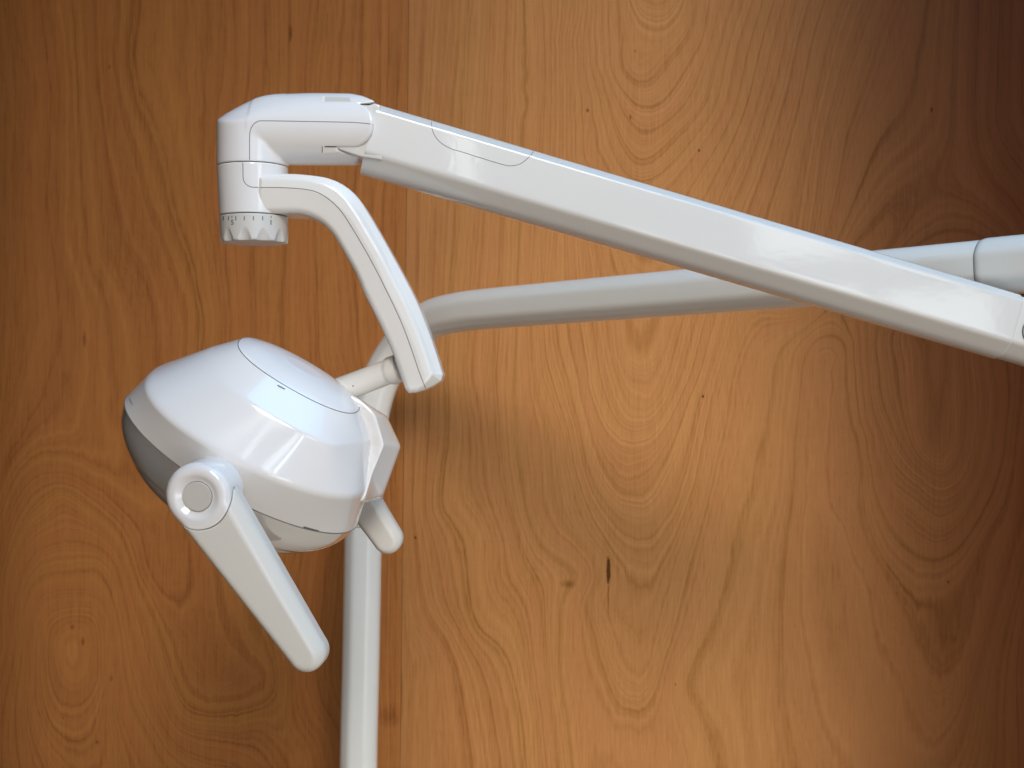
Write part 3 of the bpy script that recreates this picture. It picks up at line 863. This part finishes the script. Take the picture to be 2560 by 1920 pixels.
def wood_mat(name, light, dark, ringk, knots, heart=(.165, .10, .07)):
    m, nt, b = newmat(name); L_ = nt.links; N = nt.nodes
    def nd(t, **k):
        n = N.new(t)
        for a, v in k.items(): setattr(n, a, v)
        return n
    def mth(op, a, b_=None, c=None, clamp=False):
        n = nd('ShaderNodeMath', operation=op, use_clamp=clamp)
        for i, v in enumerate((a, b_, c)):
            if v is None: continue
            if isinstance(v, (int, float)): n.inputs[i].default_value = v
            else: L_.new(v, n.inputs[i])
        return n.outputs[0]
    tc = nd('ShaderNodeTexCoord'); at = nd('ShaderNodeAttribute', attribute_name='grain')
    def noise(scale, detail, mscale=(1, 1, 1), rough=.5, dist=0):
        mp = nd('ShaderNodeMapping'); mp.inputs['Scale'].default_value = mscale
        L_.new(tc.outputs['Object'], mp.inputs['Vector'])
        n = nd('ShaderNodeTexNoise'); n.inputs['Scale'].default_value = scale; n.inputs['Detail'].default_value = detail
        n.inputs['Roughness'].default_value = rough; n.inputs['Distortion'].default_value = dist
        L_.new(mp.outputs[0], n.inputs['Vector']); return n.outputs['Fac']
    h = at.outputs['Fac']
    w1 = mth('MULTIPLY', mth('SUBTRACT', noise(3.2, 1, (1, 1, .25)), .5), 0.22)
    w2 = mth('MULTIPLY', mth('SUBTRACT', noise(26, 2, (1, 1, .18), .6), .5), 0.24)
    w3 = mth('MULTIPLY', mth('SUBTRACT', noise(160, 1, (1, 1, .12), .6), .5), 0.10)
    h2 = mth('ADD', mth('ADD', h, w1), mth('ADD', w2, w3))
    def band(freq, det, off_=0.0, rough=.6):
        n = nd('ShaderNodeTexNoise', noise_dimensions='1D'); n.inputs['Scale'].default_value = 1
        n.inputs['Detail'].default_value = det; n.inputs['Roughness'].default_value = rough
        L_.new(mth('ADD', mth('MULTIPLY', h2, freq), off_), n.inputs['W']); return n.outputs['Fac']
    b1 = band(1.1, 2.0, 3.1); b2 = band(6.5, 3, 17.0, .65)
    # growth-ring edges: sharp on one side, fading on the other
    fr_ = mth('FRACT', mth('ADD', mth('ADD', h, mth('MULTIPLY', w2, .55)), mth('MULTIPLY', w3, .7)))
    ring = mth('POWER', fr_, 8.0)
    ring2 = mth('POWER', mth('SUBTRACT', 1.0, fr_), 34.0)
    rg = mth('MULTIPLY', mth('MAXIMUM', ring, ring2), mth('MULTIPLY', mth('SUBTRACT', noise(5.5, 1, (1, 1, .6)), .22), 2.4, clamp=True), clamp=True)
    fib = noise(1.0, 3, (420, 420, 17), .65)
    fib2 = noise(1.0, 1, (1300, 1300, 70), .6)
    mott = noise(5, 4, (1, 1, .55), .6)
    chat = noise(1.0, 2, (26, 26, 150), .5)
    v = mth('ADD', .25, mth('ADD', mth('MULTIPLY', b1, .13), mth('MULTIPLY', b2, .44)))
    v = mth('ADD', v, mth('MULTIPLY', mth('SUBTRACT', fib, .5), .42))
    v = mth('ADD', v, mth('MULTIPLY', mth('SUBTRACT', fib2, .5), .10))
    v = mth('ADD', v, mth('MULTIPLY', mth('SUBTRACT', mott, .5), .16))
    v = mth('ADD', v, mth('MULTIPLY', mth('SUBTRACT', chat, .5), .05))
    v = mth('SUBTRACT', v, mth('MULTIPLY', rg, ringk))
    kn = noise(220, 1)
    for (kx, ky, rx, ry, st_) in knots:
        x = (kx-CX)*WD/F*S; z = (CY-ky)*WD/F*S
        mp = nd('ShaderNodeMapping')
        sx, sz = 1/(rx*WD/F*S), 1/(ry*WD/F*S)
        mp.inputs['Scale'].default_value = (sx, 0, sz); mp.inputs['Location'].default_value = (-x*sx, 0, -z*sz)
        L_.new(tc.outputs['Object'], mp.inputs['Vector'])
        vm = nd('ShaderNodeVectorMath', operation='LENGTH'); L_.new(mp.outputs[0], vm.inputs[0])
        dd = mth('ADD', vm.outputs['Value'], mth('MULTIPLY', mth('SUBTRACT', kn, .5), .7))
        k = mth('MULTIPLY', mth('SUBTRACT', 1.0, mth('POWER', dd, 1.6)), st_, clamp=True)
        v = mth('SUBTRACT', v, mth('MAXIMUM', k, 0.0))
    cr = nd('ShaderNodeValToRGB'); e = cr.color_ramp.elements
    e[0].position = 0.0; e[0].color = (dark[0]*.35, dark[1]*.3, dark[2]*.3, 1)
    e[1].position = 0.78; e[1].color = (*light, 1)
    a = cr.color_ramp.elements.new(.27); a.color = (*dark, 1)
    mid = [(dark[i]*.45+light[i]*.55) for i in range(3)]
    a = cr.color_ramp.elements.new(.50); a.color = (*mid, 1)
    L_.new(v, cr.inputs['Fac'])
    # slow drift towards pinkish / olive tints
    hs_ = nd('ShaderNodeHueSaturation')
    mr = nd('ShaderNodeMapRange'); mr.inputs['To Min'].default_value = .494; mr.inputs['To Max'].default_value = .504
    L_.new(band(.8, 1, 40.), mr.inputs['Value']); L_.new(mr.outputs[0], hs_.inputs['Hue'])
    L_.new(cr.outputs['Color'], hs_.inputs['Color'])
    ht = nd('ShaderNodeAttribute', attribute_name='shade_tone')  # painted shade and wood tone, multiplied into the base colour
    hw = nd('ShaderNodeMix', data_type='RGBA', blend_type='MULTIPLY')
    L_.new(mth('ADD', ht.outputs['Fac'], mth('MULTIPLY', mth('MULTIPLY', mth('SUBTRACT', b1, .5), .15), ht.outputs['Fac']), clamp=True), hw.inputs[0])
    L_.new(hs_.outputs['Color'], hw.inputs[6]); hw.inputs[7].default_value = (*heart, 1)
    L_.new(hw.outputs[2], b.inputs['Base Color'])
    mr2 = nd('ShaderNodeMapRange'); mr2.inputs['To Min'].default_value = .36; mr2.inputs['To Max'].default_value = .52
    L_.new(fib, mr2.inputs['Value']); L_.new(mr2.outputs[0], b.inputs['Roughness'])
    b.inputs['Specular IOR Level'].default_value = 0.06
    bp = nd('ShaderNodeBump'); bp.inputs['Strength'].default_value = .12; bp.inputs['Distance'].default_value = .0006
    L_.new(v, bp.inputs['Height']); L_.new(bp.outputs['Normal'], b.inputs['Normal'])
    return m
def wall(name, xl, xr, ctrl, mat, label, dshift=0.0, step=14, shadef=None):
    # xl, xr: (px at top, px at bottom) edges of the panel
    f = tps(lines(ctrl))
    y0, y1 = -500, 2420
    ny = int((y1-y0)/step); nx = int(max(xr[0]-xl[0], xr[1]-xl[1])/step)
    vv_, uu_ = np.meshgrid(np.linspace(0, 1, ny+1), np.linspace(0, 1, nx+1), indexing='ij')
    py = y0+(y1-y0)*vv_; t = (py-0)/1920.
    a = xl[0]+(xl[1]-xl[0])*t; b_ = xr[0]+(xr[1]-xr[0])*t
    px = a+(b_-a)*uu_
    g_ = f(np.clip(px, -80, 2640).ravel(), np.clip(py, -60, 1990).ravel())
    X = (px-CX)*WD/F; Z = (CY-py)*WD/F; Y = np.full_like(X, WD+dshift)
    V = tow(np.stack([X, Y, Z], -1).reshape(-1, 3))
    Fc = []
    for j in range(ny):
        for i in range(nx):
            k = j*(nx+1)+i; Fc.append((k, k+nx+1, k+nx+2, k+1))
    # board edge thickness at the joint
    nb = len(V); E = []
    o = mk(name, V, Fc, [mat], None, (0, 0, CAMZ), smooth=True)
    o.location = (0, 0, CAMZ)
    at = o.data.attributes.new('grain', 'FLOAT', 'POINT'); at.data.foreach_set('value', g_.astype(np.float32))
    if shadef is not None:
        hv = shadef(px.ravel(), py.ravel())
        a2 = o.data.attributes.new('shade_tone', 'FLOAT', 'POINT'); a2.data.foreach_set('value', hv.astype(np.float32))
    o['kind'] = 'structure'; o['label'] = label
    return o
kR = [(1521, 1425, 5.5, 38, 1.3), (1521, 1500, 3.0, 55, .38), (1420, 1460, 26, 12, .22), (1038, 1344, 4, 5, .5), (1757, 991, 4, 5, .7), (1469, 276, 5, 6, .5), (1588, 128, 3.5, 4, .4), (1576, 293, 3.5, 8, .4), (2329, 274, 3.5, 8, .6), (2371, 1455, 4, 4.5, .5), (1689, 1711, 3.5, 4, .4), (1748, 376, 3.5, 5, .6)]
kL = [(181, 1569, 8, 10, .26), (207, 1605, 6, 14, .32), (278, 1695, 6, 13, .2), (211, 848, 6, 26, .34), (274, 168, 4, 9, .2), (158, 1795, 4, 6, .2), (243, 1856, 5, 7, .26), (975, 1790, 44, 34, .17), (727, 85, 5, 26, .3)]
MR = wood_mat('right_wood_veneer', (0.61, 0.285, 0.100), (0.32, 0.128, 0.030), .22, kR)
ML = wood_mat('left_wood_veneer', (0.47, 0.190, 0.052), (0.22, 0.075, 0.020), .17, kL)
def sstep(a, b, x):
    t = np.clip((x-a)/(b-a), 0, 1); return t*t*(3-2*t)
def h_right(x, y):                         # wall shade painted in with a redder wood tone, right and upper corner
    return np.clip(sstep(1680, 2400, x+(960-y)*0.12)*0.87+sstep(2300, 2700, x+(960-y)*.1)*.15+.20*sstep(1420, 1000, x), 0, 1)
def h_left(x, y):  # darkening towards the left edge, put into the wood colour
    return 0.35*sstep(140, -60, x)
wall('wall_right', (1022.5, 1000.5), (3300, 3300), RL, MR, 'right veneered board of the wall with tall arched grain', shadef=h_right)
wall('wall_left', (-700, -700), (1021.5, 999.5), LL, ML, 'left, darker veneered board of the wall with a swirl of grain low on the left', dshift=1.5, shadef=h_left)
# dark backing seen only in the joint between the two boards
jb = mk('wall_joint', tow(np.array([W(900, -500, WD+12), W(1100, -500, WD+12), W(1100, 2420, WD+12), W(900, 2420, WD+12)])), [(0, 3, 2, 1)], [M_dark], None)
jb['kind'] = 'structure'; jb['label'] = 'narrow dark joint between the two wall boards'

# ================================================================== light
def area(name, loc, target, sx, sy, energy, color, spread=180):
    l = bpy.data.lights.new(name, 'AREA'); l.shape = 'RECTANGLE'; l.size = sx; l.size_y = sy
    l.energy = energy; l.color = color; l.spread = math.radians(spread)
    o = bpy.data.objects.new(name, l); col.objects.link(o); o.location = loc
    d = Vector(target)-Vector(loc); o.rotation_euler = d.to_track_quat('-Z', 'Y').to_euler()
    return o
area('skylight', (0.85, 0.60, CAMZ+1.7), (0.30, 1.25, CAMZ), 1.7, 0.9, 7.0, (0.16, 0.52, 1.0), 90)
for dx in (-0.27, 0.27):
    for dz in (-0.30, 0.30):
        area('window', (2.05+dx, -2.2, CAMZ+0.42+dz), (dx, 1.4, CAMZ-0.1+dz), 0.40, 0.48, 2.3, (0.90, 0.97, 1.0))
area('fill_low', (1.3, -2.4, CAMZ-1.25), (0.0, 1.6, CAMZ), 1.3, 1.0, 13, (1.0, 0.97, 0.93))  # added fill that lifts undersides from below right
area('window_pane', (1.02, -2.4, CAMZ-0.02), (-0.2, 1.4, CAMZ), 0.24, 0.75, 2.4, (0.78, 0.92, 1.0))
area('narrow_pane', (1.34, -2.4, CAMZ-0.12), (-0.2, 1.4, CAMZ), 0.10, 0.5, 1.6, (0.78, 0.92, 1.0))
area('high_pane', (0.50, -2.4, CAMZ+0.85), (-0.25, 1.4, CAMZ+.2), 0.08, 0.6, 0.6, (0.95, 0.98, 1.0))
sl = bpy.data.lights.new('wall_fill_spot', 'SPOT'); sl.energy = 1400; sl.spot_size = math.radians(25.5); sl.spot_blend = 1.0  # added spot, pools light on the wall centre and leaves the right dim
sl.shadow_soft_size = 1.1; sl.color = (1.0, 0.93, 0.86)
so = bpy.data.objects.new('wall_fill_spot', sl); col.objects.link(so); so.location = (0.85, -1.6, CAMZ+1.75)
so.rotation_euler = (Vector((0.13, 2.36, CAMZ-0.29))-Vector(so.location)).to_track_quat('-Z', 'Y').to_euler()
wd = bpy.data.worlds.new('World'); scn.world = wd; wd.use_nodes = True
nt = wd.node_tree; bg = nt.nodes['Background']
tc = nt.nodes.new('ShaderNodeTexCoord'); sp = nt.nodes.new('ShaderNodeSeparateXYZ'); nt.links.new(tc.outputs['Generated'], sp.inputs[0])
cr = nt.nodes.new('ShaderNodeValToRGB'); mr = nt.nodes.new('ShaderNodeMapRange')
mr.inputs['From Min'].default_value = -1; mr.inputs['From Max'].default_value = 1
nt.links.new(sp.outputs['Z'], mr.inputs['Value']); nt.links.new(mr.outputs[0], cr.inputs['Fac'])
e = cr.color_ramp.elements
e[0].position = 0.15; e[0].color = (1.0, 0.95, 0.88, 1); e[1].position = .95; e[1].color = (0.50, 0.66, 0.82, 1)
a = e.new(.5); a.color = (0.42, 0.385, 0.345, 1)
# darker to the left, as towards a wooden side wall
mr3 = nt.nodes.new('ShaderNodeMapRange'); mr3.inputs['From Min'].default_value = -.7; mr3.inputs['From Max'].default_value = .45
mr3.inputs['To Min'].default_value = .06; mr3.inputs['To Max'].default_value = 1.0
nt.links.new(sp.outputs['X'], mr3.inputs['Value'])
mm = nt.nodes.new('ShaderNodeMath'); mm.operation = 'MULTIPLY'; mm.inputs[1].default_value = 0.44
nt.links.new(mr3.outputs[0], mm.inputs[0]); wx = nt.nodes.new('ShaderNodeMix'); wx.data_type = 'RGBA'; wx.inputs[6].default_value = (1, .52, .28, 1); wx.inputs[7].default_value = (1, 1, 1, 1)
wm = nt.nodes.new('ShaderNodeMix'); wm.data_type = 'RGBA'; wm.blend_type = 'MULTIPLY'; wm.inputs[0].default_value = 1
nt.links.new(mr3.outputs[0], wx.inputs[0]); nt.links.new(cr.outputs[0], wm.inputs[6]); nt.links.new(wx.outputs[2], wm.inputs[7]); nt.links.new(wm.outputs[2], bg.inputs['Color']); nt.links.new(mm.outputs[0], bg.inputs['Strength'])

cam = bpy.data.cameras.new('camera'); co = bpy.data.objects.new('camera', cam); col.objects.link(co)
co.location = (0, 0, CAMZ); co.rotation_euler = (math.radians(90), 0, 0)
cam.sensor_width = 36; cam.lens = 36*F/2560; cam.clip_start = .05; cam.clip_end = 100
cam.dof.use_dof = True; cam.dof.focus_distance = 1.33; cam.dof.aperture_fstop = 14
scn.camera = co
scn.view_settings.view_transform = 'Standard'; scn.view_settings.look = 'None'; scn.view_settings.exposure = 0
